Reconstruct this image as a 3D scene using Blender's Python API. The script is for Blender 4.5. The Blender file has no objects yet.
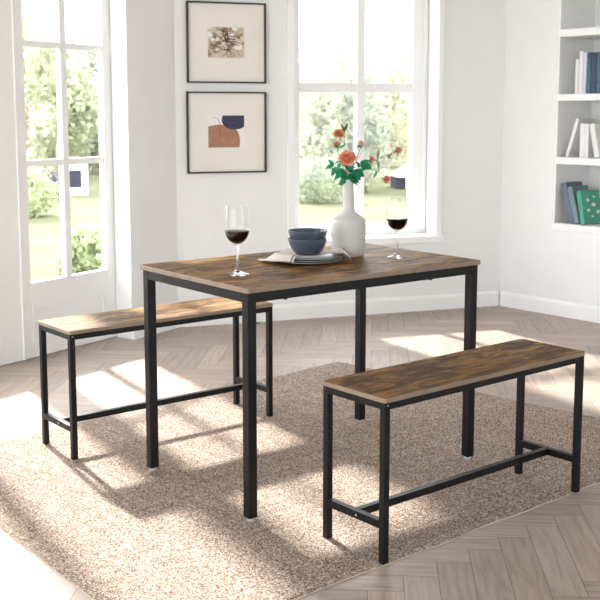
import bpy, bmesh, math, random
from mathutils import Vector, Matrix, noise
PI = math.pi
R = math.radians
C = bpy.context.scene
COL = C.collection
rng = random.Random(7)

# ------------------------------------------------------------------ materials
def new_mat(name):
    m = bpy.data.materials.new(name)
    m.use_nodes = True
    nt = m.node_tree
    nt.nodes.clear()
    out = nt.nodes.new('ShaderNodeOutputMaterial')
    return m, nt, out

def N(nt, kind, **kw):
    n = nt.nodes.new(kind)
    for k, v in kw.items():
        if k in n.inputs:
            n.inputs[k].default_value = v
        else:
            setattr(n, k, v)
    return n

def ramp(nt, stops, interp='LINEAR'):
    n = nt.nodes.new('ShaderNodeValToRGB')
    n.color_ramp.interpolation = interp
    el = n.color_ramp.elements
    while len(el) < len(stops):
        el.new(0.5)
    for e, (p, c) in zip(el, stops):
        e.position = p
        e.color = (c[0], c[1], c[2], 1)
    return n

def pbr(name, col, rough=0.5, metal=0.0, var=0.06, scale=6.0, bump=0.0, bscale=80.0, spec=0.5, coat=0.0):
    m, nt, out = new_mat(name)
    b = N(nt, 'ShaderNodeBsdfPrincipled')
    b.inputs['Roughness'].default_value = rough
    b.inputs['Metallic'].default_value = metal
    b.inputs['Specular IOR Level'].default_value = spec
    b.inputs['Coat Weight'].default_value = coat
    tc = N(nt, 'ShaderNodeTexCoord')
    nz = N(nt, 'ShaderNodeTexNoise', Scale=scale, Detail=4.0)
    nt.links.new(tc.outputs['Object'], nz.inputs['Vector'])
    lo = [max(0, c * (1 - var)) for c in col]
    hi = [min(1, c * (1 + var)) for c in col]
    rp = ramp(nt, [(0.3, lo), (0.7, hi)])
    nt.links.new(nz.outputs['Fac'], rp.inputs['Fac'])
    nt.links.new(rp.outputs['Color'], b.inputs['Base Color'])
    if bump:
        n2 = N(nt, 'ShaderNodeTexNoise', Scale=bscale, Detail=3.0)
        nt.links.new(tc.outputs['Object'], n2.inputs['Vector'])
        bp = N(nt, 'ShaderNodeBump', Strength=bump, Distance=0.002)
        nt.links.new(n2.outputs['Fac'], bp.inputs['Height'])
        nt.links.new(bp.outputs['Normal'], b.inputs['Normal'])
    nt.links.new(b.outputs[0], out.inputs['Surface'])
    return m

def wood_mat(name, gain=1.0):
    m, nt, out = new_mat(name)
    L = nt.links.new
    b = N(nt, 'ShaderNodeBsdfPrincipled', Roughness=0.55)
    b.inputs['Specular IOR Level'].default_value = 0.16
    tc = N(nt, 'ShaderNodeTexCoord')
    oi = N(nt, 'ShaderNodeObjectInfo')
    mul = N(nt, 'ShaderNodeVectorMath', operation='SCALE'); mul.inputs[0].default_value = (7, 5, 3)
    L(oi.outputs['Random'], mul.inputs['Scale'])
    add = N(nt, 'ShaderNodeVectorMath', operation='ADD')
    L(tc.outputs['Object'], add.inputs[0]); L(mul.outputs[0], add.inputs[1])
    def stretched(sx, sy, scale, detail, dist, rough=0.6):
        mp = N(nt, 'ShaderNodeMapping'); mp.inputs['Scale'].default_value = (sx, sy, 1)
        L(add.outputs[0], mp.inputs['Vector'])
        nz = N(nt, 'ShaderNodeTexNoise', Scale=scale, Detail=detail, Distortion=dist, Roughness=rough)
        L(mp.outputs[0], nz.inputs['Vector'])
        return nz.outputs['Fac']
    streak = stretched(1.3, 8.0, 3.2, 10, 1.3, 0.72)
    grain = stretched(3.0, 90.0, 2.5, 5, 0.4, 0.7)
    blotch = stretched(2.2, 5.0, 3.0, 6, 0.9, 0.65)
    knots = stretched(3.0, 6.0, 4.0, 6, 1.6, 0.7)
    g = gain
    base = ramp(nt, [(0.28, (0.048*g, 0.024*g, 0.008*g)), (0.41, (0.165*g, 0.080*g, 0.020*g)),
                     (0.53, (0.390*g, 0.200*g, 0.045*g)), (0.68, (0.60*g, 0.345*g, 0.100*g))])
    L(streak, base.inputs['Fac'])
    dk = ramp(nt, [(0.40, (0.20, 0.18, 0.17)), (0.55, (1, 1, 1))])
    L(blotch, dk.inputs['Fac'])
    m1 = N(nt, 'ShaderNodeMix', data_type='RGBA', blend_type='MULTIPLY'); m1.inputs['Factor'].default_value = 0.9
    L(base.outputs['Color'], m1.inputs['A']); L(dk.outputs['Color'], m1.inputs['B'])
    gr = ramp(nt, [(0.3, (0.62, 0.6, 0.58)), (0.62, (1.08, 1.06, 1.04))])
    L(grain, gr.inputs['Fac'])
    m2 = N(nt, 'ShaderNodeMix', data_type='RGBA', blend_type='MULTIPLY'); m2.inputs['Factor'].default_value = 0.75
    L(m1.outputs['Result'], m2.inputs['A']); L(gr.outputs['Color'], m2.inputs['B'])
    kn = ramp(nt, [(0.27, (0.25, 0.22, 0.2)), (0.38, (1, 1, 1))])
    L(knots, kn.inputs['Fac'])
    m3 = N(nt, 'ShaderNodeMix', data_type='RGBA', blend_type='MULTIPLY'); m3.inputs['Factor'].default_value = 0.8
    L(m2.outputs['Result'], m3.inputs['A']); L(kn.outputs['Color'], m3.inputs['B'])
    L(m3.outputs['Result'], b.inputs['Base Color'])
    bp = N(nt, 'ShaderNodeBump', Strength=0.12, Distance=0.001)
    L(grain, bp.inputs['Height']); L(bp.outputs['Normal'], b.inputs['Normal'])
    L(b.outputs[0], out.inputs['Surface'])
    return m

def floor_mat():
    m, nt, out = new_mat('oak_parquet')
    L = nt.links.new
    b = N(nt, 'ShaderNodeBsdfPrincipled', Roughness=0.42)
    b.inputs['Specular IOR Level'].default_value = 0.4
    uv = N(nt, 'ShaderNodeUVMap')
    at = N(nt, 'ShaderNodeAttribute', attribute_name='plank_tone')
    mp = N(nt, 'ShaderNodeMapping'); mp.inputs['Scale'].default_value = (3, 42, 1)
    L(uv.outputs[0], mp.inputs['Vector'])
    nz = N(nt, 'ShaderNodeTexNoise', Scale=1.6, Detail=6.0, Distortion=0.8, Roughness=0.62)
    L(mp.outputs[0], nz.inputs['Vector'])
    rp = ramp(nt, [(0.25, (0.270, 0.208, 0.166)), (0.5, (0.380, 0.308, 0.254)), (0.75, (0.470, 0.392, 0.335))])
    L(nz.outputs['Fac'], rp.inputs['Fac'])
    mx = N(nt, 'ShaderNodeMix', data_type='RGBA', blend_type='MULTIPLY'); mx.inputs['Factor'].default_value = 1
    L(rp.outputs['Color'], mx.inputs['A']); L(at.outputs['Color'], mx.inputs['B'])
    L(mx.outputs['Result'], b.inputs['Base Color'])
    L(b.outputs[0], out.inputs['Surface'])
    return m

def rug_mat():
    m, nt, out = new_mat('flat_weave_wool')
    L = nt.links.new
    b = N(nt, 'ShaderNodeBsdfPrincipled', Roughness=0.95)
    b.inputs['Specular IOR Level'].default_value = 0.05
    tc = N(nt, 'ShaderNodeTexCoord')
    n1 = N(nt, 'ShaderNodeTexNoise', Scale=235.0, Detail=2.0, Roughness=0.7)
    L(tc.outputs['Object'], n1.inputs['Vector'])
    rp = ramp(nt, [(0.36, (0.075, 0.046, 0.034)), (0.45, (0.235, 0.167, 0.125)), (0.55, (0.465, 0.380, 0.318)), (0.66, (0.78, 0.71, 0.64))])
    L(n1.outputs['Fac'], rp.inputs['Fac'])
    # faint woven lines along both directions
    mp = N(nt, 'ShaderNodeMapping'); mp.inputs['Scale'].default_value = (1.2, 55, 1)
    L(tc.outputs['Object'], mp.inputs['Vector'])
    n2 = N(nt, 'ShaderNodeTexNoise', Scale=1.0, Detail=3.0)
    L(mp.outputs[0], n2.inputs['Vector'])
    mp3 = N(nt, 'ShaderNodeMapping'); mp3.inputs['Scale'].default_value = (45, 1.2, 1)
    L(tc.outputs['Object'], mp3.inputs['Vector'])
    n3 = N(nt, 'ShaderNodeTexNoise', Scale=1.0, Detail=3.0)
    L(mp3.outputs[0], n3.inputs['Vector'])
    ad = N(nt, 'ShaderNodeMath', operation='ADD'); L(n2.outputs['Fac'], ad.inputs[0]); L(n3.outputs['Fac'], ad.inputs[1])
    rl = ramp(nt, [(0.38, (0.80, 0.79, 0.78)), (0.62, (1.05, 1.05, 1.05))])
    hf = N(nt, 'ShaderNodeMath', operation='MULTIPLY'); L(ad.outputs[0], hf.inputs[0]); hf.inputs[1].default_value = 0.5
    L(hf.outputs[0], rl.inputs['Fac'])
    mx = N(nt, 'ShaderNodeMix', data_type='RGBA', blend_type='MULTIPLY'); mx.inputs['Factor'].default_value = 1
    L(rp.outputs['Color'], mx.inputs['A']); L(rl.outputs['Color'], mx.inputs['B'])
    L(mx.outputs['Result'], b.inputs['Base Color'])
    bp = N(nt, 'ShaderNodeBump', Strength=0.5, Distance=0.003)
    L(n1.outputs['Fac'], bp.inputs['Height']); L(bp.outputs['Normal'], b.inputs['Normal'])
    L(b.outputs[0], out.inputs['Surface'])
    return m

def clear_glass(name, ior=1.35, tint=(1, 1, 1)):
    m, nt, out = new_mat(name)
    L = nt.links.new
    t = N(nt, 'ShaderNodeBsdfTransparent'); t.inputs['Color'].default_value = (*tint, 1)
    g = N(nt, 'ShaderNodeBsdfGlossy', Roughness=0.02)
    lw = N(nt, 'ShaderNodeLayerWeight', Blend=0.5)
    pw = N(nt, 'ShaderNodeMath', operation='POWER'); L(lw.outputs['Facing'], pw.inputs[0]); pw.inputs[1].default_value = ior
    ml = N(nt, 'ShaderNodeMath', operation='MULTIPLY_ADD'); L(pw.outputs[0], ml.inputs[0]); ml.inputs[1].default_value = 0.75; ml.inputs[2].default_value = 0.02
    mx = N(nt, 'ShaderNodeMixShader')
    L(ml.outputs[0], mx.inputs[0]); L(t.outputs[0], mx.inputs[1]); L(g.outputs[0], mx.inputs[2])
    L(mx.outputs[0], out.inputs['Surface'])
    return m

def leaf_mat(name, lo, hi, trans=0.45):
    m, nt, out = new_mat(name)
    L = nt.links.new
    d = N(nt, 'ShaderNodeBsdfDiffuse'); tr = N(nt, 'ShaderNodeBsdfTranslucent')
    tc = N(nt, 'ShaderNodeTexCoord')
    nz = N(nt, 'ShaderNodeTexNoise', Scale=2.5, Detail=5.0)
    L(tc.outputs['Object'], nz.inputs['Vector'])
    rp = ramp(nt, [(0.35, lo), (0.65, hi)])
    L(nz.outputs['Fac'], rp.inputs['Fac'])
    L(rp.outputs['Color'], d.inputs['Color']); L(rp.outputs['Color'], tr.inputs['Color'])
    mx = N(nt, 'ShaderNodeMixShader'); mx.inputs[0].default_value = trans
    L(d.outputs[0], mx.inputs[1]); L(tr.outputs[0], mx.inputs[2])
    L(mx.outputs[0], out.inputs['Surface'])
    return m

M = {}
M['wall'] = pbr('white_wall_paint', (0.838, 0.845, 0.843), 0.7, var=0.012, bump=0.04, bscale=220, spec=0.25)
M['trim'] = pbr('white_satin_paint', (0.885, 0.895, 0.89), 0.4, var=0.01, spec=0.35)
M['ceil'] = pbr('white_ceiling_paint', (0.82, 0.815, 0.82), 0.8, var=0.01)
M['floor'] = floor_mat()
M['groove'] = pbr('dark_floor_joint', (0.075, 0.055, 0.045), 0.8)
M['rug'] = rug_mat()
M['hem'] = pbr('pale_rug_binding', (0.66, 0.57, 0.50), 0.9, var=0.15, scale=60)
M['rustic'] = wood_mat('rustic_brown_board', 0.82)
M['edge'] = pbr('light_brown_edge_band', (0.275, 0.20, 0.14), 0.5, var=0.15, scale=20)
M['steel'] = pbr('black_powder_coat', (0.0040, 0.0043, 0.0058), 0.42, var=0.08, bump=0.05, bscale=500, spec=0.28)
M['pad'] = pbr('pale_plastic_foot', (0.55, 0.54, 0.53), 0.5)
M['screw'] = pbr('bright_screw', (0.45, 0.45, 0.46), 0.3, metal=1.0)
M['screw_dark'] = pbr('black_screw', (0.03, 0.03, 0.033), 0.3, metal=0.6)
M['pane'] = clear_glass('window_glass', 6.0)
M['glass'] = clear_glass('drinking_glass', 3.5, (0.985, 0.99, 0.985))
M['crystal'] = pbr('solid_clear_glass', (0.95, 0.96, 0.96), 0.02, var=0.0)
_p = [n for n in M['crystal'].node_tree.nodes if n.type == 'BSDF_PRINCIPLED'][0]
_p.inputs['Transmission Weight'].default_value = 1.0; _p.inputs['IOR'].default_value = 1.48
M['wine'] = pbr('red_wine', (0.006, 0.0012, 0.003), 0.08, var=0.05, spec=0.5)
M['vase'] = pbr('matt_white_ceramic', (0.60, 0.585, 0.565), 0.55, var=0.03, bump=0.05, bscale=120)
M['bowl'] = pbr('blue_grey_stoneware', (0.062, 0.082, 0.118), 0.32, var=0.12, scale=14, bump=0.05, bscale=60)
M['plate'] = pbr('navy_grey_plate', (0.085, 0.095, 0.125), 0.35, var=0.1)
M['plate_rim'] = pbr('pale_plate_rim', (0.42, 0.43, 0.46), 0.4)  # plain paler colour for the plate rims
M['linen'] = pbr('natural_linen', (0.68, 0.635, 0.585), 0.9, var=0.08, scale=60, bump=0.25, bscale=600)
M['linen_edge'] = pbr('grey_linen_border', (0.20, 0.195, 0.20), 0.9, var=0.1, scale=60)
M['frame'] = pbr('black_picture_frame', (0.018, 0.016, 0.015), 0.45)
M['mat'] = pbr('cream_mount_board', (0.80, 0.775, 0.725), 0.9, var=0.02)
M['paper'] = pbr('white_paper', (0.82, 0.81, 0.79), 0.9, var=0.02)
M['print_beige'] = pbr('beige_wash', (0.62, 0.53, 0.43), 0.9, var=0.25, scale=25)
M['print_twig'] = pbr('brown_ink', (0.085, 0.055, 0.04), 0.9, var=0.3, scale=30)
M['print_tan'] = pbr('tan_wash', (0.36, 0.25, 0.17), 0.9, var=0.3, scale=30)
M['print_terra'] = pbr('terracotta_wash', (0.36, 0.195, 0.125), 0.9, var=0.10, scale=30)
M['print_navy'] = pbr('navy_wash', (0.045, 0.05, 0.095), 0.9, var=0.25, scale=60)
M['print_line'] = pbr('thin_brown_line', (0.19, 0.10, 0.07), 0.9)
M['stem'] = pbr('olive_stem', (0.22, 0.23, 0.11), 0.7, var=0.2, scale=40)
M['leaf'] = leaf_mat('emerald_leaf', (0.025, 0.23, 0.11), (0.07, 0.40, 0.21), 0.25)
M['leaf_dark'] = leaf_mat('deep_green_leaf', (0.018, 0.15, 0.075), (0.045, 0.28, 0.14), 0.2)
M['leaf_olive'] = leaf_mat('olive_leaf', (0.17, 0.20, 0.09), (0.30, 0.32, 0.17), 0.3)
M['coral'] = leaf_mat('coral_petal', (0.76, 0.24, 0.15), (0.92, 0.44, 0.32), 0.3)
M['orange'] = leaf_mat('orange_petal', (0.70, 0.30, 0.12), (0.86, 0.50, 0.25), 0.3)
M['peach'] = leaf_mat('peach_petal', (0.76, 0.42, 0.30), (0.88, 0.60, 0.47), 0.3)
M['pink'] = leaf_mat('pink_petal', (0.80, 0.26, 0.22), (0.90, 0.44, 0.38), 0.3)
M['bud'] = leaf_mat('dark_bud', (0.07, 0.10, 0.05), (0.14, 0.15, 0.08), 0.1)
M['book_white'] = pbr('white_book_cover', (0.78, 0.78, 0.775), 0.55, var=0.02)
M['book_pale'] = pbr('pale_blue_book_cover', (0.60, 0.65, 0.74), 0.5, var=0.03)
M['book_teal'] = pbr('deep_teal_book_cover', (0.035, 0.105, 0.165), 0.4, var=0.5, scale=22)
M['book_navy'] = pbr('dark_navy_book_cover', (0.022, 0.04, 0.085), 0.4, var=0.3, scale=22)
M['book_slate'] = pbr('slate_blue_book_cover', (0.125, 0.17, 0.225), 0.5, var=0.12, scale=25)
M['book_greyteal'] = pbr('grey_teal_book_cover', (0.17, 0.245, 0.285), 0.5, var=0.12, scale=25)
M['book_green'] = pbr('green_book_cover', (0.07, 0.36, 0.25), 0.45, var=0.08, scale=25)
M['pages'] = pbr('book_pages', (0.66, 0.67, 0.63), 0.9, var=0.08, scale=90)
M['lawn'] = pbr('mown_lawn', (0.112, 0.120, 0.066), 0.95, var=0.15, scale=0.7, spec=0.05)
M['tree_pale'] = leaf_mat('pale_tree_leaves', (0.38, 0.39, 0.27), (0.60, 0.60, 0.46), 0.5)  # garden leaf colours are lightened and greyed in place of outdoor haze
M['tree_mid'] = leaf_mat('green_tree_leaves', (0.28, 0.31, 0.21), (0.50, 0.52, 0.37), 0.5)
M['tree_dark'] = leaf_mat('dark_tree_leaves', (0.18, 0.215, 0.15), (0.37, 0.41, 0.28), 0.45)
M['shrub'] = leaf_mat('clipped_shrub_leaves', (0.34, 0.40, 0.23), (0.52, 0.58, 0.37), 0.45)
M['bark'] = pbr('grey_bark', (0.30, 0.26, 0.21), 0.9, var=0.25, scale=8)
M['shed'] = pbr('white_shed_boards', (0.80, 0.80, 0.79), 0.7)
M['navy'] = pbr('dark_navy_surface', (0.012, 0.012, 0.035), 0.6)

# ------------------------------------------------------------------ mesh helpers
def B(): return bmesh.new()

def obj(name, bm, mats, parent=None, loc=(0, 0, 0), rot=(0, 0, 0), smooth=False, recalc=True):
    me = bpy.data.meshes.new(name)
    if recalc:
        bmesh.ops.recalc_face_normals(bm, faces=bm.faces[:])
    if smooth:
        for f in bm.faces: f.smooth = True
    bm.to_mesh(me); bm.free()
    for m in (mats if isinstance(mats, (list, tuple)) else [mats]):
        me.materials.append(m)
    o = bpy.data.objects.new(name, me)
    COL.objects.link(o)
    o.parent = parent
    o.location = loc; o.rotation_euler = rot
    return o

def smart_smooth(o, angle=40):
    me = o.data
    for p in me.polygons: p.use_smooth = True
    bm = bmesh.new(); bm.from_mesh(me)
    for e in bm.edges:
        if len(e.link_faces) == 2 and e.calc_face_angle(0) > R(angle): e.smooth = False
    bm.to_mesh(me); bm.free()
    return o

def tag(o, label=None, cat=None, group=None, kind=None):
    if label: o['label'] = label
    if cat: o['category'] = cat
    if group: o['group'] = group
    if kind: o['kind'] = kind
    return o

def thing(name, label, cat, loc=(0, 0, 0), rz=0.0, group=None):
    o = bpy.data.objects.new(name, None)
    COL.objects.link(o)
    o.empty_display_size = 0.1
    o.location = loc; o.rotation_euler = (0, 0, rz)
    return tag(o, label, cat, group)

def box(bm, x0, x1, y0, y1, z0, z1, bev=0.0, mat=0, mtx=None):
    r = bmesh.ops.create_cube(bm, size=1.0)
    vs = r['verts']
    for v in vs:
        v.co = Vector(((x0 + x1) / 2 + v.co.x * (x1 - x0), (y0 + y1) / 2 + v.co.y * (y1 - y0), (z0 + z1) / 2 + v.co.z * (z1 - z0)))
    fs = set(f for v in vs for f in v.link_faces)
    for f in fs: f.material_index = mat
    if bev > 0:
        es = list(set(e for v in vs for e in v.link_edges))
        rr = bmesh.ops.bevel(bm, geom=es, offset=bev, segments=2, affect='EDGES', profile=0.5)
        for f in rr['faces']: f.material_index = mat
        vs = list(set(v for f in rr['faces'] for v in f.verts) | set(v for v in vs if v.is_valid))
    if mtx is not None:
        for v in vs:
            if v.is_valid: v.co = mtx @ v.co
    return vs

def lathe(bm, prof, seg=48, mat=0, center=(0, 0)):
    rings = []
    for r, z in prof:
        if r < 1e-6:
            rings.append([bm.verts.new((center[0], center[1], z))])
        else:
            rings.append([bm.verts.new((center[0] + r * math.cos(2 * PI * k / seg), center[1] + r * math.sin(2 * PI * k / seg), z)) for k in range(seg)])
    for a, b in zip(rings, rings[1:]):
        for k in range(seg):
            k2 = (k + 1) % seg
            if len(a) == 1 and len(b) == 1: continue
            if len(a) == 1: f = bm.faces.new((a[0], b[k2], b[k]))
            elif len(b) == 1: f = bm.faces.new((a[k], a[k2], b[0]))
            else: f = bm.faces.new((a[k], a[k2], b[k2], b[k]))
            f.material_index = mat

def tube(bm, pts, r0, r1=None, seg=8, mat=0):
    r1 = r0 if r1 is None else r1
    pts = [Vector(p) for p in pts]
    rings = []
    for i, p in enumerate(pts):
        d = (pts[min(i + 1, len(pts) - 1)] - pts[max(i - 1, 0)]).normalized()
        u = d.cross(Vector((0.31, 0.95, 0.11))).normalized(); v = d.cross(u)
        r = r0 + (r1 - r0) * i / max(1, len(pts) - 1)
        rings.append([bm.verts.new(p + (u * math.cos(2 * PI * k / seg) + v * math.sin(2 * PI * k / seg)) * r) for k in range(seg)])
    for a, b in zip(rings, rings[1:]):
        for k in range(seg):
            f = bm.faces.new((a[k], a[(k + 1) % seg], b[(k + 1) % seg], b[k])); f.material_index = mat
    for rg in (rings[0], rings[-1]):
        f = bm.faces.new(rg); f.material_index = mat

def prism(bm, poly, z0, z1, mat_top=0, mat_side=0, mat_bot=None):
    lo = [bm.verts.new((x, y, z0)) for x, y in poly]
    hi = [bm.verts.new((x, y, z1)) for x, y in poly]
    n = len(poly)
    f = bm.faces.new(hi); f.material_index = mat_top
    f = bm.faces.new(list(reversed(lo))); f.material_index = mat_side if mat_bot is None else mat_bot
    for i in range(n):
        f = bm.faces.new((lo[i], lo[(i + 1) % n], hi[(i + 1) % n], hi[i])); f.material_index = mat_side

def rrect(x0, x1, y0, y1, r, seg=5):
    pts = []
    for cx, cy, a0 in ((x1 - r, y0 + r, -90), (x1 - r, y1 - r, 0), (x0 + r, y1 - r, 90), (x0 + r, y0 + r, 180)):
        for k in range(seg + 1):
            a = R(a0 + 90 * k / seg)
            pts.append((cx + r * math.cos(a), cy + r * math.sin(a)))
    return pts

def board(bm, L, W, z0, z1, r=0.008, ch=0.0015):
    lo = rrect(0, L, 0, W, r); 
    inn = rrect(ch, L - ch, ch, W - ch, r)
    v0 = [bm.verts.new((x, y, z0)) for x, y in lo]
    v1 = [bm.verts.new((x, y, z1 - ch)) for x, y in lo]
    v2 = [bm.verts.new((x, y, z1)) for x, y in inn]
    n = len(lo)
    bm.faces.new(list(reversed(v0))).material_index = 1
    bm.faces.new(v2).material_index = 0
    for i in range(n):
        j = (i + 1) % n
        bm.faces.new((v0[i], v0[j], v1[j], v1[i])).material_index = 1
        bm.faces.new((v1[i], v1[j], v2[j], v2[i])).material_index = 1

# ------------------------------------------------------------------ room layout (metres)
CAM_H = 1.3013
def wall_frame(P, deg):
    a = R(deg)
    return Matrix(((math.cos(a), -math.sin(a), 0, P[0]), (math.sin(a), math.cos(a), 0, P[1]), (0, 0, 1, 0), (0, 0, 0, 1)))
# local axes of a wall: x along it, y outward (away from the room), z up
LW = wall_frame((-0.972, 6.074), 57.5)
BW = wall_frame((1.36, 7.177), 19.5)
RW = wall_frame((1.36, 7.177), -50.0)
CEIL = 2.62
def wobj(name, bm, mats, W, parent=None, kind='structure', smooth=False):
    o = obj(name, bm, mats, parent, smooth=smooth)
    if parent is None:
        o.matrix_world = W
        if kind: o['kind'] = kind
    return o

def local(W, p):  return W.inverted() @ Vector((p[0], p[1], 0))

# --- floor: herringbone planks with real joints
def build_floor():
    bm = B()
    uvl = bm.loops.layers.uv.new('UVMap')
    cl = bm.loops.layers.float_color.new('plank_tone')
    rg = random.Random(3)
    w, n, th, gap = 0.100, 5, R(-4.0), 0.0007
    ca, sa = math.cos(th), math.sin(th)
    def plank(x0, y0, lx, ly, horiz):
        cx, cy = (x0 + lx / 2) * w, (y0 + ly / 2) * w
        X, Y = cx * ca - cy * sa, cx * sa + cy * ca + 3.0
        p = (X, Y)
        if Y < -3.0 or X < -4.5 or X > 7.4: return
        if local(LW, p).y > 0.32 or local(BW, p).y > 0.16 or local(RW, p).y > 0.30: return
        a, b = x0 * w + gap, (x0 + lx) * w - gap
        c, d = y0 * w + gap, (y0 + ly) * w - gap
        q = [(a, c), (b, c), (b, d), (a, d)]
        vs = [bm.verts.new((x * ca - y * sa, x * sa + y * ca + 3.0, 0)) for x, y in q]
        f = bm.faces.new(vs); f.material_index = 0
        t = rg.uniform(0.86, 1.12); tw = rg.uniform(-0.02, 0.02)
        ox, oy = rg.uniform(0, 20), rg.uniform(0, 20)
        for lp, (x, y) in zip(f.loops, q):
            lp[uvl].uv = (ox + x, oy + y) if horiz else (ox + y, oy + x)
            lp[cl] = (t + tw, t, t - tw, 1)
    for y in range(-75, 60):
        for x in range(-60, 85):
            t = (x - y) % (2 * n)
            if t == 0: plank(x, y, n, 1, True)
            elif t == 2 * n - 1: plank(x, y, 1, n, False)
    # sub-floor seen only in the joints
    pts = [(-4.6, -3.1), (7.5, -3.1), (7.5, 0.2), (1.5, 7.4), (-0.85, 6.65), (-1.25, 6.25), (-4.6, 1.0)]
    vs = [bm.verts.new((x, y, -0.0012)) for x, y in pts]
    v2 = [bm.verts.new((x, y, -0.08)) for x, y in pts]
    bm.faces.new(vs).material_index = 1
    for i in range(len(pts)):
        bm.faces.new((vs[i], vs[(i + 1) % len(pts)], v2[(i + 1) % len(pts)], v2[i])).material_index = 1
    o = obj('floor', bm, [M['floor'], M['groove']])
    o['kind'] = 'structure'
build_floor()

# --- ceiling, out of view, drawn out past the camera to cut skylight
bm = B(); prism(bm, [(-5.2, -3.2), (7.6, -3.2), (7.6, 0.5), (1.55, 7.5), (-0.95, 6.75), (-1.45, 6.3), (-5.2, 0.6)], CEIL, CEIL + 0.12)
tag(obj('ceiling', bm, M['ceil']), kind='structure')

# --- left wall with the garden door opening (x -1.62 .. 0)
DT = 2.40
bm = B()
box(bm, 0, 0.50, 0.0, 0.118, 0, CEIL)
box(bm, 0.016, 0.50, 0.118, 0.172, 0, CEIL)
box(bm, -2.30, 0, 0.0, 0.30, DT, CEIL)
box(bm, -6.2, -2.30, 0.0, 0.30, 0, CEIL)
wobj('wall_left', bm, M['wall'], LW)
# --- back wall with the window opening
OX0, OX1, OZ0, OZ1 = -1.483, -0.498, 0.50, 2.36
bm = B()
box(bm, -2.44, OX0, 0, 0.24, 0, CEIL)
box(bm, OX1, 0.25, 0, 0.24, 0, CEIL)
box(bm, OX0, OX1, 0, 0.24, 0, OZ0 - 0.045)
box(bm, OX0, OX1, 0, 0.24, OZ1, CEIL)
wobj('wall_back', bm, M['wall'], BW)
# --- right wall with the bookcase niche
NX0, NX1, NZ0 = 0.420, 1.05, 0.600
bm = B()
box(bm, 0.0, NX0, 0, 0.44, 0, CEIL)
box(bm, NX0, NX1, 0, 0.44, 0, NZ0 - 0.045)
box(bm, NX0, NX1, 0, 0.44, 2.30, CEIL)
box(bm, NX0, NX1, 0.385, 0.44, NZ0 - 0.045, 2.30)
box(bm, NX1, 9.0, 0, 0.44, 0, CEIL)
wobj('wall_right', bm, M['wall'], RW)

bm = B(); box(bm, -0.6, 7.6, -3.2, -3.0, 0, CEIL); box(bm, -5.2, -0.6, -3.2, -3.0, 2.45, CEIL)  # unseen wall behind the camera, added to cut frontal light; left part open
tag(obj('wall_light_block', bm, M['wall']), kind='structure')
# --- baseboards
def baseboard(name, W, spans):
    bm = B()
    for x0, x1 in spans:
        prof = [(0.0, 0.0), (-0.016, 0.0), (-0.016, 0.082), (-0.011, 0.092), (-0.006, 0.098), (0.0, 0.102)]
        a = [bm.verts.new((x0, y, z)) for y, z in prof]; b = [bm.verts.new((x1, y, z)) for y, z in prof]
        for i in range(len(prof)):
            j = (i + 1) % len(prof)
            bm.faces.new((a[i], a[j], b[j], b[i]))
        bm.faces.new(a); bm.faces.new(list(reversed(b)))
    wobj(name, bm, M['trim'], W)
baseboard('baseboard_left', LW, [(0.0, 0.43), (-6.0, -2.305)])
baseboard('baseboard_back', BW, [(-2.235, -0.015)])
baseboard('baseboard_right', RW, [(0.02, 8.9)])

# --- window_1 : deep set casement pair with a mullion and one cross bar
win = bpy.data.objects.new('window_1', None); COL.objects.link(win); win.matrix_world = BW; win['kind'] = 'structure'
bm = B()
y0, y1 = 0.150, 0.215
gx0, gx1, mx0, mx1 = -1.393, -0.604, -0.995, -0.940
gz0, gz1 = 0.575, 2.27
box(bm, OX0, gx0, y0, y1, OZ0, OZ1, 0.003)
box(bm, gx1, OX1, y0, y1, OZ0, OZ1, 0.003)
box(bm, gx0, gx1, y0, y1, OZ0, gz0, 0.003)
box(bm, gx0, gx1, y0, y1, gz1, OZ1, 0.003)
for xa, xb in ((OX0 + 0.004, OX0 + 0.03), (OX1 - 0.03, OX1 - 0.004)):
    box(bm, xa, xb, y0 - 0.016, y0 + 0.001, OZ0 + 0.03, OZ1 - 0.003, 0.002)
obj('window_frame', bm, M['trim'], win)
bm = B()
box(bm, mx0, mx1, y0 + 0.004, y1 - 0.004, gz0, gz1, 0.003)
for a, b in ((gx0, mx0), (mx1, gx1)):
    box(bm, a, b, y0 + 0.008, y1 - 0.008, 1.432, 1.496, 0.003)
obj('muntin', bm, M['trim'], win)
bm = B(); box(bm, gx0, gx1, 0.182, 0.184, gz0, gz1)
obj('pane', bm, M['pane'], win)
bm = B(); box(bm, OX0, OX1, -0.0005, 0.1495, OZ0 - 0.044, OZ0 + 0.004, 0.0)
box(bm, OX0 - 0.05, OX1 + 0.045, -0.045, -0.0005, OZ0 - 0.044, OZ0 + 0.004, 0.006)
obj('window_sill', bm, M['trim'], win)
bm = B()
for a, b in ((OX0 - 0.045, OX0), (OX1, OX1 + 0.042)):
    box(bm, a, b, -0.016, -0.0005, OZ0 + 0.005, OZ1 + 0.045, 0.003)
box(bm, OX0, OX1, -0.016, -0.0005, OZ1, OZ1 + 0.045, 0.003)
obj('casing', bm, M['trim'], win)

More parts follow.
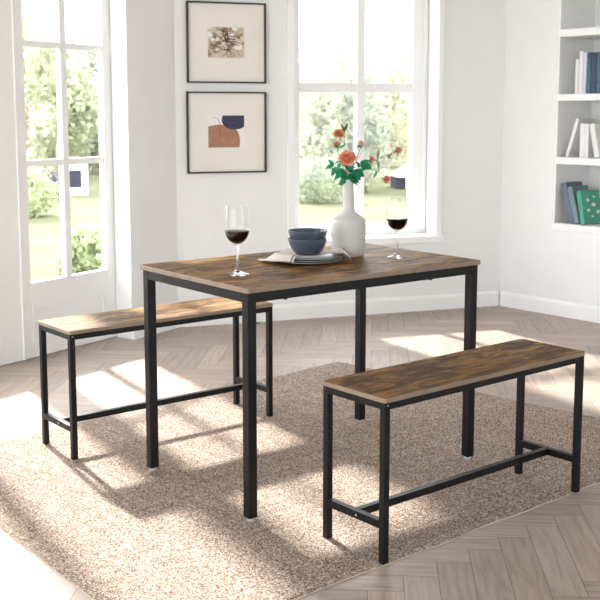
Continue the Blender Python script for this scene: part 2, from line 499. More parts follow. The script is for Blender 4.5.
# --- garden doors in the left wall (door plane stands 0.15 m behind the wall face)
DY = 0.125
def garden_door(name, sx, hinge_right=True, bars=True, stile=0.072):
    d = bpy.data.objects.new(name, None); COL.objects.link(d); d.matrix_world = LW; d['kind'] = 'structure'
    # leaf spans sx-0.725 .. sx ; glass sx-0.665 .. sx-0.075
    a0, a1 = sx - 0.722, sx - 0.002
    g0, g1 = sx - 0.662, sx - stile
    y0, y1 = DY, DY + 0.045
    bm = B()
    box(bm, a0, g0, y0, y1, 0.002, 2.36, 0.003)
    box(bm, g1, a1, y0, y1, 0.002, 2.36, 0.003)
    box(bm, g0, g1, y0, y1, 2.26, 2.36, 0.003)
    box(bm, g0, g1, y0, y1, 0.002, 0.407, 0.003)
    obj('door_leaf', bm, M['trim'], d)
    bm = B()
    m0 = sx - 0.397; m1 = sx - 0.350
    if bars: box(bm, m0, m1, y0 + 0.004, y1 - 0.004, 0.407, 2.26, 0.004)
    for z in (1.038, 1.660) if bars else ():
        for xa, xb in ((g0, m0), (m1, g1)):
            box(bm, xa, xb, y0 + 0.007, y1 - 0.007, z - 0.0175, z + 0.0175, 0.003)
    if bars: obj('muntin', bm, M['trim'], d)
    bm = B(); box(bm, g0, g1, DY + 0.021, DY + 0.023, 0.407, 2.26)
    obj('pane', bm, M['pane'], d)
    bm = B()
    p0, p1, q0, q1 = g0 + 0.0, g1 - 0.03, 0.085, 0.285
    t = 0.016
    for (xa, xb, za, zb) in ((p0, p1, q0, q0 + t), (p0, p1, q1 - t, q1), (p0, p0 + t, q0 + t, q1 - t), (p1 - t, p1, q0 + t, q1 - t)):
        box(bm, xa, xb, y0 - 0.007, y0 + 0.001, za, zb, 0.002)
    obj('panel_moulding', bm, M['trim'], d)
    hx = a1 - 0.006 if hinge_right else a0 + 0.006
    for z in (0.25, 1.66, 2.2):
        bm = B(); lathe(bm, [(0, z - 0.045), (0.006, z - 0.045), (0.006, z + 0.045), (0, z + 0.045)], 10, center=(hx, y0 - 0.005))
        obj('hinge', bm, M['trim'], d)
    return d
garden_door('door_1', 0.012)
garden_door('door_2', -0.712, False, False, 0.16)
garden_door('door_3', -1.434, False, False, 0.022)
bm = B()
box(bm, -2.298, -0.001, 0.13, 0.26, 2.365, DT - 0.001, 0.003)
box(bm, -0.726, -0.713, 0.113, 0.1245, 0.003, 2.36, 0.002)
box(bm, -2.29, 0.012, 0.171, 0.25, 0.0, 0.035, 0.003)
wobj('trim_1', bm, M['trim'], LW)

# ------------------------------------------------------------------ furniture
def screw(parent, loc, axis, mat, r=0.0035):
    bm = B(); lathe(bm, [(0, -0.001), (r, -0.001), (r, 0.0010), (r * 0.6, 0.0018), (0, 0.0018)], 12)
    o = obj('screw', bm, mat, parent)
    o.rotation_euler = axis; o.location = loc
    return o
FACE_FRONT = (R(90), 0, 0)      # points to -y
FACE_LEFT = (0, R(-90), 0)      # points to -x

def make_table():
    TL, TW, H, t = 1.055, 0.6706, 0.7644 - 0.0055, 0.0159
    g = 0.033
    i = 0.0095
    x, y, rz = -0.1636, 3.2447, 0.6607
    T = thing('dining_table', 'rectangular rustic brown dining table on black metal legs, holding glasses and vase', 'table', (x, y, 0.0055), rz)
    zb = H - t
    bm = B(); board(bm, TL, TW, zb, H, 0.010)
    obj('tabletop', bm, [M['rustic'], M['edge']], T)
    for lx in (i, TL - i - g):
        for ly in (i, TW - i - g):
            bm = B(); box(bm, lx, lx + g, ly, ly + g, 0.012, zb - 0.0003, 0.002)
            leg = obj('leg', bm, M['steel'], T)
            bm = B(); lathe(bm, [(0, 0.0), (0.0125, 0.0), (0.0135, 0.004), (0.0135, 0.008), (0.009, 0.009), (0.009, 0.012), (0, 0.012)], 18, center=(lx + g / 2, ly + g / 2))
            obj('foot_pad', bm, M['pad'], leg)
    z0 = zb - g
    for nm, a in (('long', (i + g, TL - i - g, i, i + g)), ('long', (i + g, TL - i - g, TW - i - g, TW - i)),
                  ('short', (i, i + g, i + g, TW - i - g)), ('short', (TL - i - g, TL - i, i + g, TW - i - g))):
        bm = B(); box(bm, a[0], a[1], a[2], a[3], z0, zb - 0.0003, 0.0015)
        ap = obj('long_apron' if nm == 'long' else 'short_apron', bm, M['steel'], T)
        # levelling bolts just under the rail
        if nm == 'long':
            for fx in (0.13, 0.80):
                bm = B(); lathe(bm, [(0, z0 - 0.006), (0.006, z0 - 0.006), (0.006, z0), (0, z0)], 12, center=(a[0] + (a[1] - a[0]) * fx, (a[2] + a[3]) / 2))
                obj('bolt', bm, M['screw_dark'], ap)
    return T
make_table()

def make_bench():
    L, W, H, t = 0.9501, 0.2746, 0.4945, 0.0138
    g, i = 0.0215, 0.0035
    zb = H - t
    T = thing('bench', '', 'bench')
    bm = B(); board(bm, L, W, zb, H, 0.010)
    obj('seat', bm, [M['rustic'], M['edge']], T)
    for lx in (i, L - i - g):
        for ly in (i, W - i - g):
            bm = B(); box(bm, lx, lx + g, ly, ly + g, 0.0, zb - 0.0003, 0.0015)
            leg = obj('leg', bm, M['steel'], T)
            if ly == i:
                screw(leg, (lx + g / 2, i - 0.0002, zb - 0.009), FACE_FRONT, M['screw'] if lx == i else M['screw_dark'], 0.003)
            else:
                if lx == i: screw(leg, (i - 0.0002, ly + g / 2, zb - 0.009), FACE_LEFT, M['screw_dark'], 0.004)
    for a in ((i + g, L - i - g, i, i + g), (i + g, L - i - g, W - i - g, W - i)):
        bm = B(); box(bm, *a, zb - g, zb - 0.0003, 0.0012); obj('long_apron', bm, M['steel'], T)
    for a in ((i, i + g, i + g, W - i - g), (L - i - g, L - i, i + g, W - i - g)):
        bm = B(); box(bm, *a, zb - g, zb - 0.0003, 0.0012); obj('short_apron', bm, M['steel'], T)
    sz0, sz1 = 0.104, 0.1275
    for k, xa in enumerate((i, L - i - g)):
        bm = B(); box(bm, xa, xa + g, i + g, W - i - g, sz0, sz1, 0.0012)
        es = obj('end_stretcher', bm, M['steel'], T)
        if k == 0:
            for dy in (-0.016, 0.016):
                screw(es, (xa - 0.0002, W / 2 + dy, (sz0 + sz1) / 2), FACE_LEFT, M['screw_dark'] if dy > 0 else M['screw'], 0.0036)
    bm = B(); box(bm, i + g, L - i - g, W / 2 - g / 2, W / 2 + g / 2, sz0, sz1, 0.0012)
    obj('long_stretcher', bm, M['steel'], T)
    return T

def dup(root):
    r = root.copy(); COL.objects.link(r)
    for ch in root.children:
        c = ch.copy(); COL.objects.link(c); c.parent = r
        for gch in ch.children:
            d = gch.copy(); COL.objects.link(d); d.parent = c
    return r
RUG_T = 0.005
bench = make_bench()
bench.location = (0.2406, 2.9343, RUG_T + 0.0005); bench.rotation_euler.z = 0.6946
tag(bench, 'rustic brown bench with black metal legs, in front of the table at the rug edge', 'bench', 'dining benches')
bench2 = dup(bench)
bench2.location = (-0.8543, 3.8758, RUG_T + 0.0005); bench2.rotation_euler.z = 0.6733
tag(bench2, 'rustic brown bench behind the table, beside the glazed garden door', 'bench', 'dining benches')

# --- rug
def build_rug():
    A, Bc, Cc, D = Vector((-0.335, 2.455)), Vector((1.62, 4.115)), Vector((0.20, 5.50)), Vector((-1.47, 3.87))
    nx, ny = 110, 80
    bm = B()
    ctr = (A + Bc + Cc + D) / 4
    ang = 0.69
    def P(u, v):
        p = (A * (1 - u) + Bc * u) * (1 - v) + (D * (1 - u) + Cc * u) * v
        edge = min(u, 1 - u, v, 1 - v)
        k = max(0, 1 - edge * 12)
        p = p + Vector((noise.noise((p.x * 6, p.y * 6, 1)), noise.noise((p.x * 6, p.y * 6, 5)))) * 0.010 * k
        q = p - ctr
        return Vector((q.x * math.cos(-ang) - q.y * math.sin(-ang), q.x * math.sin(-ang) + q.y * math.cos(-ang)))
    def hgt(u, v, p):
        edge = min(u, 1 - u, v, 1 - v)
        return RUG_T * 0.5 + 0.0004 * noise.noise((p.x * 7, p.y * 7, 0)) - (0.0018 if edge < 0.002 else 0)
    g = []
    for a in range(nx + 1):
        row = []
        for b in range(ny + 1):
            u, v = a / nx, b / ny
            u = min(max((u - 0.5) * 1.0 + 0.5, 0), 1)
            p = P(u, v)
            row.append(bm.verts.new((p.x, p.y, hgt(u, v, p))))
        g.append(row)
    for a in range(nx):
        for b in range(ny):
            f = bm.faces.new((g[a][b], g[a + 1][b], g[a + 1][b + 1], g[a][b + 1])); f.smooth = True
    loop = [g[a][0] for a in range(nx)] + [g[nx][b] for b in range(ny)] + [g[a][ny] for a in range(nx, 0, -1)] + [g[0][b] for b in range(ny, 0, -1)]
    low = [bm.verts.new((v.co.x, v.co.y, -RUG_T * 0.5 + 0.0003)) for v in loop]
    n = len(loop)
    for i in range(n):
        f = bm.faces.new((loop[i], low[i], low[(i + 1) % n], loop[(i + 1) % n])); f.material_index = 1
    f = bm.faces.new(list(reversed(low))); f.material_index = 1
    o = obj('area_rug', bm, [M['rug'], M['hem']])
    o.location = (ctr.x, ctr.y, RUG_T * 0.5); o.rotation_euler.z = ang
    tag(o, 'large speckled beige and brown woven rug under the table and benches', 'rug')
build_rug()

# ------------------------------------------------------------------ tableware
TOP = 0.7644 + 0.0002
def wine_glass(x, y, label):
    T = thing('wine_glass', label, 'glass', (x, y, TOP), 0, 'wine glasses on the table')
    foot = [(0, 0.0), (0.0375, 0.0), (0.0382, 0.0015), (0.034, 0.0035), (0.020, 0.0065), (0.008, 0.012), (0.0048, 0.019), (0.0040, 0.035),
            (0.0037, 0.070), (0.0040, 0.092), (0.0055, 0.0975), (0.0085, 0.1010), (0, 0.1012)]
    bm = B(); lathe(bm, foot, 40)
    o = obj('stem', bm, M['crystal'], T); smart_smooth(o, 50)
    out = [(0, 0.1013), (0.0085, 0.1013), (0.016, 0.105), (0.027, 0.114), (0.035, 0.126), (0.0395, 0.141), (0.0408, 0.155),
           (0.0402, 0.175), (0.0385, 0.200), (0.0365, 0.222), (0.0360, 0.2310), (0.0355, 0.2312)]
    inn = [(0.0352, 0.2305), (0.0357, 0.222), (0.0376, 0.200), (0.0393, 0.175), (0.0399, 0.155), (0.0386, 0.1415), (0.0342, 0.127),
           (0.0262, 0.1155), (0.0155, 0.107), (0.005, 0.1035), (0, 0.103)]
    out = [(r * 1.05, z) for r, z in out]; inn = [(r * 1.05, z) for r, z in inn]
    bm = B(); lathe(bm, out + inn, 48)
    obj('bowl', bm, M['glass'], T, smooth=True)
    bm = B()
    lathe(bm, [(r * 1.048, z) for r, z in [(0, 0.1036), (0.005, 0.1041), (0.0153, 0.1076), (0.0259, 0.116), (0.0338, 0.1275), (0.0381, 0.1418), (0.0390, 0.1475), (0.0380, 0.1478), (0, 0.1478)]], 40)
    smart_smooth(obj('wine', bm, M['wine'], T), 50)
    return T
wine_glass(-0.210, 3.539, 'wine glass with dark red wine at the left end of the table')
wine_glass(0.364, 3.964, 'wine glass with dark red wine to the right of the vase')

# vase
bm = B()
lathe(bm, [(0, 0), (0.050, 0), (0.054, 0.002), (0.0595, 0.010), (0.0635, 0.022), (0.0645, 0.040), (0.0645, 0.132), (0.0635, 0.139), (0.0590, 0.145), (0.045, 0.154),
           (0.032, 0.163), (0.0258, 0.170), (0.0235, 0.178), (0.0222, 0.190), (0.0200, 0.240), (0.0190, 0.282), (0.0195, 0.288), (0.0188, 0.290),
           (0.0165, 0.288), (0.0160, 0.270), (0.0180, 0.19), (0.0220, 0.172), (0.052, 0.140), (0.056, 0.02), (0, 0.012)], 64)
VX, VY = 0.183, 4.000
o = obj('vase', bm, M['vase'], None, (VX, VY, TOP)); smart_smooth(o, 60)
tag(o, 'off-white ceramic bottle vase with narrow neck holding the flowers', 'vase')

# plates
PX, PY = 0.029, 3.862
def plate_mesh():
    bm = B()
    lathe(bm, [(0, 0), (0.070, 0), (0.076, 0.0008), (0.112, 0.0052), (0.1215, 0.0072)], 64, 0)
    lathe(bm, [(0.1215, 0.0072), (0.1232, 0.0080), (0.1222, 0.0092), (0.1200, 0.0090)], 64, 1)
    lathe(bm, [(0.1200, 0.0090), (0.110, 0.0072), (0.078, 0.0032), (0.070, 0.0026), (0, 0.0026)], 64, 0)
    bmesh.ops.remove_doubles(bm, verts=bm.verts[:], dist=1e-5)
    return bm
plabels = ['navy-grey dinner plate at the bottom of the stack, lying on the tabletop', 'navy-grey dinner plate in the middle of the stack under the napkin',
           'navy-grey dinner plate on top of the stack directly under the napkin']
pl0 = obj('dinner_plate', plate_mesh(), [M['plate'], M['plate_rim']], smooth=True)
offs = [(0.0, 0.0), (0.004, 0.003), (0.009, 0.004)]
for k in range(3):
    p = pl0 if k == 0 else pl0.copy()
    if k: COL.objects.link(p)
    p.location = (PX + offs[k][0], PY + offs[k][1], TOP + 0.0072 * k)
    tag(p, plabels[k], 'plate', 'stacked dinner plates')

# bowls
def bowl_mesh():
    bm = B()
    lathe(bm, [(0, 0.003), (0.036, 0.003), (0.038, 0.0), (0.043, 0.0), (0.0455, 0.004), (0.056, 0.016), (0.0635, 0.030), (0.0685, 0.045), (0.0715, 0.0565),
               (0.0712, 0.0578), (0.0695, 0.0578), (0.0685, 0.0565), (0.0652, 0.045), (0.060, 0.031), (0.0525, 0.0185), (0.043, 0.0085), (0.03, 0.007), (0, 0.007)], 56)
    return bm
BZ = TOP + 0.0280
bw = obj('bowl', bowl_mesh(), M['bowl'], None, (PX - 0.002, PY - 0.008, BZ), smooth=True)
tag(bw, 'blue-grey stoneware bowl standing on the napkin, under another bowl', 'bowl', 'nested bowls')
bw2 = bw.copy(); COL.objects.link(bw2); bw2.location = (PX - 0.001, PY - 0.008, BZ + 0.0290)
tag(bw2, 'blue-grey stoneware bowl on top, nested inside the other bowl', 'bowl', 'nested bowls')

# napkin
def build_napkin():
    bm = B()
    nx, ny = 90, 60
    pr = 0.126
    def smooth(t): t = min(max(t, 0), 1); return t * t * (3 - 2 * t)
    def spl(P, t):
        t = min(t, 0.9999) * 3; i = int(t); f = t - i
        p0 = P[max(0, i - 1)]; p1 = P[i]; p2 = P[i + 1]; p3 = P[min(3, i + 2)]
        return [0.5 * (2 * b_ + (c_ - a_) * f + (2 * a_ - 5 * b_ + 4 * c_ - d_) * f * f + (3 * b_ - a_ - 3 * c_ + d_) * f ** 3) for a_, b_, c_, d_ in zip(p0, p1, p2, p3)]
    grid = []
    for a in range(nx + 1):
        row = []
        for b in range(ny + 1):
            u, v = a / nx, b / ny
            # outline relative to the plates, camera-right = +x, away = +y
            fx, fy = spl([(-0.052, -0.138), (-0.014, -0.068), (0.060, -0.040), (0.158, -0.040)], u)
            bx, by = spl([(-0.185, -0.020), (-0.120, 0.085), (0.000, 0.100), (0.132, 0.045)], u)
            bulge = (0.5 - abs(v - 0.5)) * 2
            x = fx + (bx - fx) * v - 0.030 * bulge * (1 - u) ** 2
            y = fy + (by - fy) * v - 0.012 * bulge * (1 - u) + 0.006 * math.sin(9 * u + 4 * v)
            r = math.hypot(x - 0.006, y - 0.003)
            h = 0.0245 * smooth((pr + 0.040 - r) / 0.045)
            wr = 0.0075 * (0.5 + 0.5 * math.sin(26 * (y + 0.35 * x) + 2.2 * math.sin(9 * x))) * smooth((math.hypot(x, y + 0.008) - 0.05) / 0.05)
            wr += 0.008 * max(0, noise.noise((x * 16, y * 16, 2))) * smooth((math.hypot(x, y + 0.008) - 0.055) / 0.04)
            z = h + 0.0012 + wr
            if u > 0.86:      # gathered corner hanging over the rim on the vase side
                t = (u - 0.86) / 0.14
                z += 0.012 * math.sin(PI * min(1, t * 1.1)) * (0.5 + 0.5 * math.sin(10 * v))
            row.append(bm.verts.new((x, y, z)))
        grid.append(row)
    for a in range(nx):
        for b in range(ny):
            f = bm.faces.new((grid[a][b], grid[a + 1][b], grid[a + 1][b + 1], grid[a][b + 1]))
            f.material_index = 1 if (b in (2, 3)) else 0
    o = obj('napkin', bm, [M['linen'], M['linen_edge']], None, (PX, PY, TOP + 0.0004), smooth=True)
    so = o.modifiers.new('thickness', 'SOLIDIFY'); so.thickness = 0.0009; so.offset = 1
    tag(o, 'crumpled natural linen napkin draped between the plates and the bowls', 'napkin')
build_napkin()

# ------------------------------------------------------------------ flowers
def leaf_geo(bm, base, direction, up, length, width, mat=0, curl=0.25):
    d = Vector(direction).normalized(); s = d.cross(Vector(up)).normalized(); n = s.cross(d)
    K = 6
    prev = None
    for k in range(K + 1):
        t = k / K
        w = width * 0.5 * math.sin(PI * (0.06 + 0.94 * t) ** 0.85) if 0 < k < K else 0.0004
        c = Vector(base) + d * length * t - n * curl * length * t * t
        row = [bm.verts.new(c + s * w + n * w * 0.25), bm.verts.new(c), bm.verts.new(c - s * w + n * w * 0.25)]
        if prev:
            for q in (0, 1):
                f = bm.faces.new((prev[q], prev[q + 1], row[q + 1], row[q])); f.material_index = mat; f.smooth = True
        prev = row

def bloom_bm(size, full, rg, axis):
    bm = B()
    ax = Vector(axis).normalized()
    t = ax.cross(Vector((0.3, 0.2, 0.9))).normalized(); u = ax.cross(t)
    def petal(phi, open_, L, W, cup):
        rad = t * math.cos(phi) + u * math.sin(phi)
        side = ax.cross(rad)
        prev = None
        K, J = 5, 4
        for k in range(K + 1):
            s = k / K
            ang = open_ * (0.35 + 0.65 * s)
            c = rad * (L * s * math.sin(ang)) + ax * (L * s * math.cos(ang)) + rad * (cup * L * math.sin(PI * s) * 0.35)
            w = W * (0.30 + 0.70 * math.sin(PI * 0.5 * min(1, s * 1.35))) * (1 if s < 0.85 else 0.8)
            row = []
            for j in range(J + 1):
                q = j / J * 2 - 1
                row.append(bm.verts.new(c + side * (q * w * 0.5) - rad * (q * q * w * 0.22) + ax * (rg.uniform(-.02, .02) * L)))
            if prev:
                for j in range(J):
                    f = bm.faces.new((prev[j], prev[j + 1], row[j + 1], row[j])); f.smooth = True
            prev = row
    rings = [(3, 0.12, 0.75, 0.75), (4, 0.35, 0.85, 0.85), (5, 0.75, 1.0, 0.95), (6, 1.15, 1.1, 1.0)][:full]
    for n, op, L, W in rings:
        ph = rg.uniform(0, 6.28)
        for k in range(n):
            petal(ph + 2 * PI * k / n + rg.uniform(-.15, .15), op + rg.uniform(-.1, .1), L * size, W * size * 0.95, 0.5)
    return bm

def curve_pts(p0, p1, p2, p3, n=14):
    P = [Vector(p) for p in (p0, p1, p2, p3)]
    return [P[0] * (1 - t) ** 3 + P[1] * 3 * t * (1 - t) ** 2 + P[2] * 3 * t * t * (1 - t) + P[3] * t ** 3 for t in [k / n for k in range(n + 1)]]

VTOP = TOP + 0.286
def flower(label, tip, bend, bloom=None, size=0.02, full=3, axis=(0, -0.6, 0.8), leaves=(), leafmat='leaf', stem_r=0.0013, name='flower_stem', cat='flower', off=(0, 0), bloomname='bloom'):
    """tip and bend are given relative to the mouth of the vase (x right, y away, z up)"""
    rg = random.Random(label)
    T = thing(name, label, cat, (VX + off[0], VY + off[1], TOP + 0.03), 0, 'flowers in the vase')
    base = Vector((off[0] * -0.5, 0, 0)); mouth = Vector((0, 0, 0.256))
    tipv = mouth + Vector(tip)
    bv = mouth + Vector(bend)
    pts = [base, base * 0.5 + Vector((0, 0, 0.13))] + curve_pts(mouth, mouth + Vector((0, 0, 0.03)), bv, tipv)
    bm = B(); tube(bm, pts, stem_r * 1.2, stem_r * 0.8, 7)
    obj('stem', bm, M['stem'], T, smooth=True)
    for fr, dr, ln, wd in leaves:
        k = 2 + fr * 14
        i0 = int(k); p = pts[min(i0, len(pts) - 1)]
        bm = B(); 
        dv = Vector(dr).normalized()
        bs = p + dv * 0.006
        leaf_geo(bm, p, dv, (0.1, -0.75, 0.65), ln, wd)
        obj('leaf', bm, M[leafmat], T)
    if bloom:
        b = bloom_bm(size, full, rg, axis)
        o = obj(bloomname, b, M[bloom], T, tuple(tipv - Vector(axis).normalized() * size * 0.2))
        bm = B()
        for k in range(5):
            a = 2 * PI * k / 5
            leaf_geo(bm, tipv - Vector(axis).normalized() * size * 0.25, (math.cos(a), -0.2 + 0.3 * math.sin(a), math.sin(a) * 0.6 - 0.25), (0, -0.8, 0.6), size * 0.8, size * 0.3)
        obj('sepals', bm, M[leafmat], T)
    return T

# px -> metres at the vase: 1 px = 3.78 mm ; mouth at (348, 184)
flower('largest open coral rose low at the front of the bouquet', (-0.008, -0.045, 0.080), (-0.006, -0.03, 0.05), 'coral', 0.036, 4, (-0.1, -0.75, 0.6),
       [(0.2, (-0.9, -0.3, 0.25), 0.045, 0.022), (0.25, (0.2, -0.8, -0.3), 0.038, 0.020), (0.15, (0.6, -0.4, -0.45), 0.045, 0.020), (0.6, (0.8, -0.3, 0.3), 0.030, 0.016)], off=(0.001, -0.003))
flower('orange flower on the tallest upright stem, highest bloom of the bouquet', (-0.034, 0.0, 0.172), (-0.030, 0.0, 0.09), 'orange', 0.024, 4, (-0.1, -0.7, 0.6),
       [(0.22, (-0.8, -0.2, 0.55), 0.045, 0.022), (0.1, (-0.8, -0.45, -0.35), 0.045, 0.022), (0.85, (0.6, -0.2, 0.5), 0.022, 0.009), (0.8, (-0.7, -0.2, 0.4), 0.020, 0.008), (0.6, (0.6, -0.2, 0.6), 0.02, 0.008)], off=(-0.003, 0.002))
flower('small orange bloom just below the highest orange flower', (-0.042, -0.02, 0.132), (-0.035, -0.01, 0.07), 'orange', 0.020, 3, (-0.35, -0.6, 0.6),
       [(0.45, (-0.9, 0.1, -0.05), 0.045, 0.008), (0.2, (-0.6, -0.5, -0.65), 0.045, 0.022), (0.7, (-0.8, -0.2, -0.2), 0.03, 0.009)], off=(-0.004, -0.002))
flower('peach bud on a short stem above right of the coral rose', (0.040, 0.0, 0.133), (0.032, 0.0, 0.08), 'peach', 0.020, 3, (0.25, -0.6, 0.6),
       [(0.3, (-0.55, -0.3, 0.75), 0.042, 0.024), (0.12, (0.75, -0.4, -0.2), 0.04, 0.020), (0.5, (-0.6, -0.3, 0.6), 0.034, 0.02)], leafmat='leaf_dark', off=(0.003, 0.002))
flower('small pink bloom to the right of the coral rose beside green leaves', (0.076, -0.012, 0.078), (0.040, -0.01, 0.06), 'pink', 0.018, 3, (0.4, -0.6, 0.5),
       [(0.5, (-0.35, -0.5, -0.6), 0.040, 0.026), (0.55, (0.65, -0.4, -0.5), 0.040, 0.024), (0.35, (-0.1, -0.6, 0.6), 0.034, 0.024), (0.8, (0.7, -0.3, -0.4), 0.036, 0.022)], leafmat='leaf', off=(0.004, -0.001))
flower('drooping pink bloom hanging lowest at the right side', (0.132, -0.020, 0.008), (0.095, -0.02, 0.075), 'pink', 0.022, 3, (0.3, -0.75, -0.15),
       [(0.35, (0.6, -0.5, -0.1), 0.040, 0.022), (0.45, (0.5, -0.4, 0.5), 0.034, 0.018), (0.8, (-0.4, -0.2, -0.6), 0.03, 0.010)], off=(0.005, -0.003))
flower('beige pink bloom at the end of the long arching stem, farthest right', (0.178, 0.0, 0.112), (0.09, 0.0, 0.075), 'peach', 0.022, 3, (0.35, -0.65, 0.2),
       [(0.72, (0.15, -0.2, 0.95), 0.045, 0.011), (0.72, (0.2, -0.25, -0.95), 0.042, 0.012), (0.88, (0.5, -0.2, -0.4), 0.022, 0.008), (0.95, (-0.5, -0.2, -0.6), 0.03, 0.008)], leafmat='leaf_olive', off=(0.002, 0.004))
flower('thin sprig with a dark closed bud at the very top of the bouquet', (-0.015, 0.010, 0.205), (-0.02, 0.0, 0.1), None, leaves=
       [(0.999, (-0.35, -0.1, 0.9), 0.030, 0.010), (0.999, (0.35, -0.1, 0.9), 0.032, 0.010), (0.62, (0.8, 0, 0.3), 0.02, 0.006)], leafmat='bud', off=(-0.001, 0.004), name='leaf_sprig', cat='sprig')
flower('leafy green sprig spreading low over the left of the vase mouth', (-0.058, -0.025, 0.062), (-0.035, -0.02, 0.045), None, leaves=
       [(0.999, (-0.55, -0.3, 0.65), 0.030, 0.020), (0.95, (-0.85, -0.3, -0.25), 0.034, 0.020), (0.8, (-0.5, -0.5, -0.75), 0.040, 0.022), (0.65, (-0.2, -0.6, -0.75), 0.042, 0.022), (0.6, (0.5, -0.7, -0.2), 0.036, 0.020),
        (0.45, (-0.8, -0.3, -0.5), 0.045, 0.022), (0.35, (-0.35, -0.6, -0.7), 0.046, 0.022), (0.75, (0.3, -0.4, 0.7), 0.028, 0.016)],
       off=(-0.005, 0.0), name='leaf_sprig', cat='sprig')
flower('leafy dark green sprig curving right over the vase mouth', (0.046, -0.030, 0.058), (0.028, -0.02, 0.045), None, leaves=
       [(0.999, (0.45, -0.3, 0.55), 0.036, 0.026), (0.999, (0.8, -0.3, -0.15), 0.036, 0.024), (0.9, (-0.4, -0.5, 0.6), 0.030, 0.02), (0.6, (0.45, -0.5, -0.7), 0.044, 0.026), (0.4, (-0.2, -0.8, -0.35), 0.036, 0.020),
        (0.7, (0.2, -0.6, -0.75), 0.042, 0.022), (0.35, (0.7, -0.4, -0.55), 0.042, 0.022)],
       leafmat='leaf_dark', off=(0.001, -0.005), name='leaf_sprig', cat='sprig')
flower('thin bare arching tendril rising to the right behind the roses', (0.108, 0.01, 0.118), (0.085, 0.01, 0.20), None, leaves=[(0.3, (0.3, 0, 0.9), 0.02, 0.005)],
       leafmat='leaf_olive', stem_r=0.0009, off=(0.0, 0.006), name='leaf_sprig', cat='sprig')

# ------------------------------------------------------------------ pictures
def picture(label, x0, x1, z0, z1, art):
    T = thing('framed_picture', label, 'picture', group='framed pictures')
    W = BW @ Matrix.Translation(((x0 + x1) / 2, 0, z0))
    T.matrix_world = W
    w, h = x1 - x0, z1 - z0
    t = 0.0095
    bm = B()
    for a in ((-w / 2, w / 2, 0, t), (-w / 2, w / 2, h - t, h), (-w / 2, -w / 2 + t, t, h - t), (w / 2 - t, w / 2, t, h - t)):
        box(bm, a[0], a[1], -0.028, -0.002, a[2], a[3], 0.0012)
    obj('frame', bm, M['frame'], T)
    bm = B(); box(bm, -w / 2 + t, w / 2 - t, -0.012, -0.004, t, h - t)
    obj('mount', bm, M['mat'], T)
    art(T, (x0 + x1) / 2, z0)
    return T
def flat(bm, pts, y, mat):
    f = bm.faces.new([bm.verts.new((x, y, z)) for x, z in pts]); f.material_index = mat
def stroke(bm, pts, w0, w1, y, mat):
    prev = None
    for k, (x, z) in enumerate(pts):
        a = pts[max(0, k - 1)]; b = pts[min(len(pts) - 1, k + 1)]
        dx, dz = b[0] - a[0], b[1] - a[1]; l = math.hypot(dx, dz) or 1
        w = w0 + (w1 - w0) * k / (len(pts) - 1)
        row = (bm.verts.new((x - dz / l * w, y, z + dx / l * w)), bm.verts.new((x + dz / l * w, y, z - dx / l * w)))
        if prev: bm.faces.new((prev[0], prev[1], row[1], row[0])).material_index = mat
        prev = row
def art_twigs(T, cx, z0):
    bm = B(); rg = random.Random(5)
    a0, a1, c0, c1 = -2.032 - cx, -1.805 - cx, 1.630 - z0, 1.812 - z0
    flat(bm, [(a0, c0), (a1, c0), (a1, c1), (a0, c1)], -0.0130, 0)
    def clip(p): return (min(max(p[0], a0 + .001), a1 - .001), min(max(p[1], c0 + .001), c1 - .001))
    y = -0.0132
    for k in range(26):
        x, z = rg.uniform(a0, a1), rg.uniform(c0, c1)
        s = rg.uniform(0.010, 0.026)
        pts = [(x + s * math.cos(q) * rg.uniform(.7, 1.1), z + s * math.sin(q) * rg.uniform(.5, 1.0)) for q in [i * PI / 4 for i in range(8)]]
        flat(bm, [clip(p) for p in pts], y, 2 if k % 3 else 3); y -= 0.00001
    hubs = [(-0.005, 0.10), (0.015, 0.05), (0.01, 0.13)]
    cz = (c0 + c1) / 2; cxx = (a0 + a1) / 2
    for k in range(46):
        if k < 26:
            hx, hz = hubs[k % 3]; x, z = cxx + hx, c0 + hz
            w = rg.uniform(0.0016, 0.0034)
        else:
            x, z = rg.uniform(a0, a1), rg.uniform(c0, c1); w = rg.uniform(0.0008, 0.002)
        an = rg.uniform(0, 2 * PI); pts = [(x, z)]
        for s in range(9):
            an += rg.uniform(-.45, .45)
            x += 0.0105 * math.cos(an); z += 0.0105 * math.sin(an)
            if not (a0 < x < a1 and c0 < z < c1): break
            pts.append((x, z))
        if len(pts) > 2: stroke(bm, pts, w, w * 0.4, y, 1); y -= 0.00001
    obj('print', bm, [M['print_beige'], M['print_twig'], M['print_tan'], M['paper']], T, recalc=False)
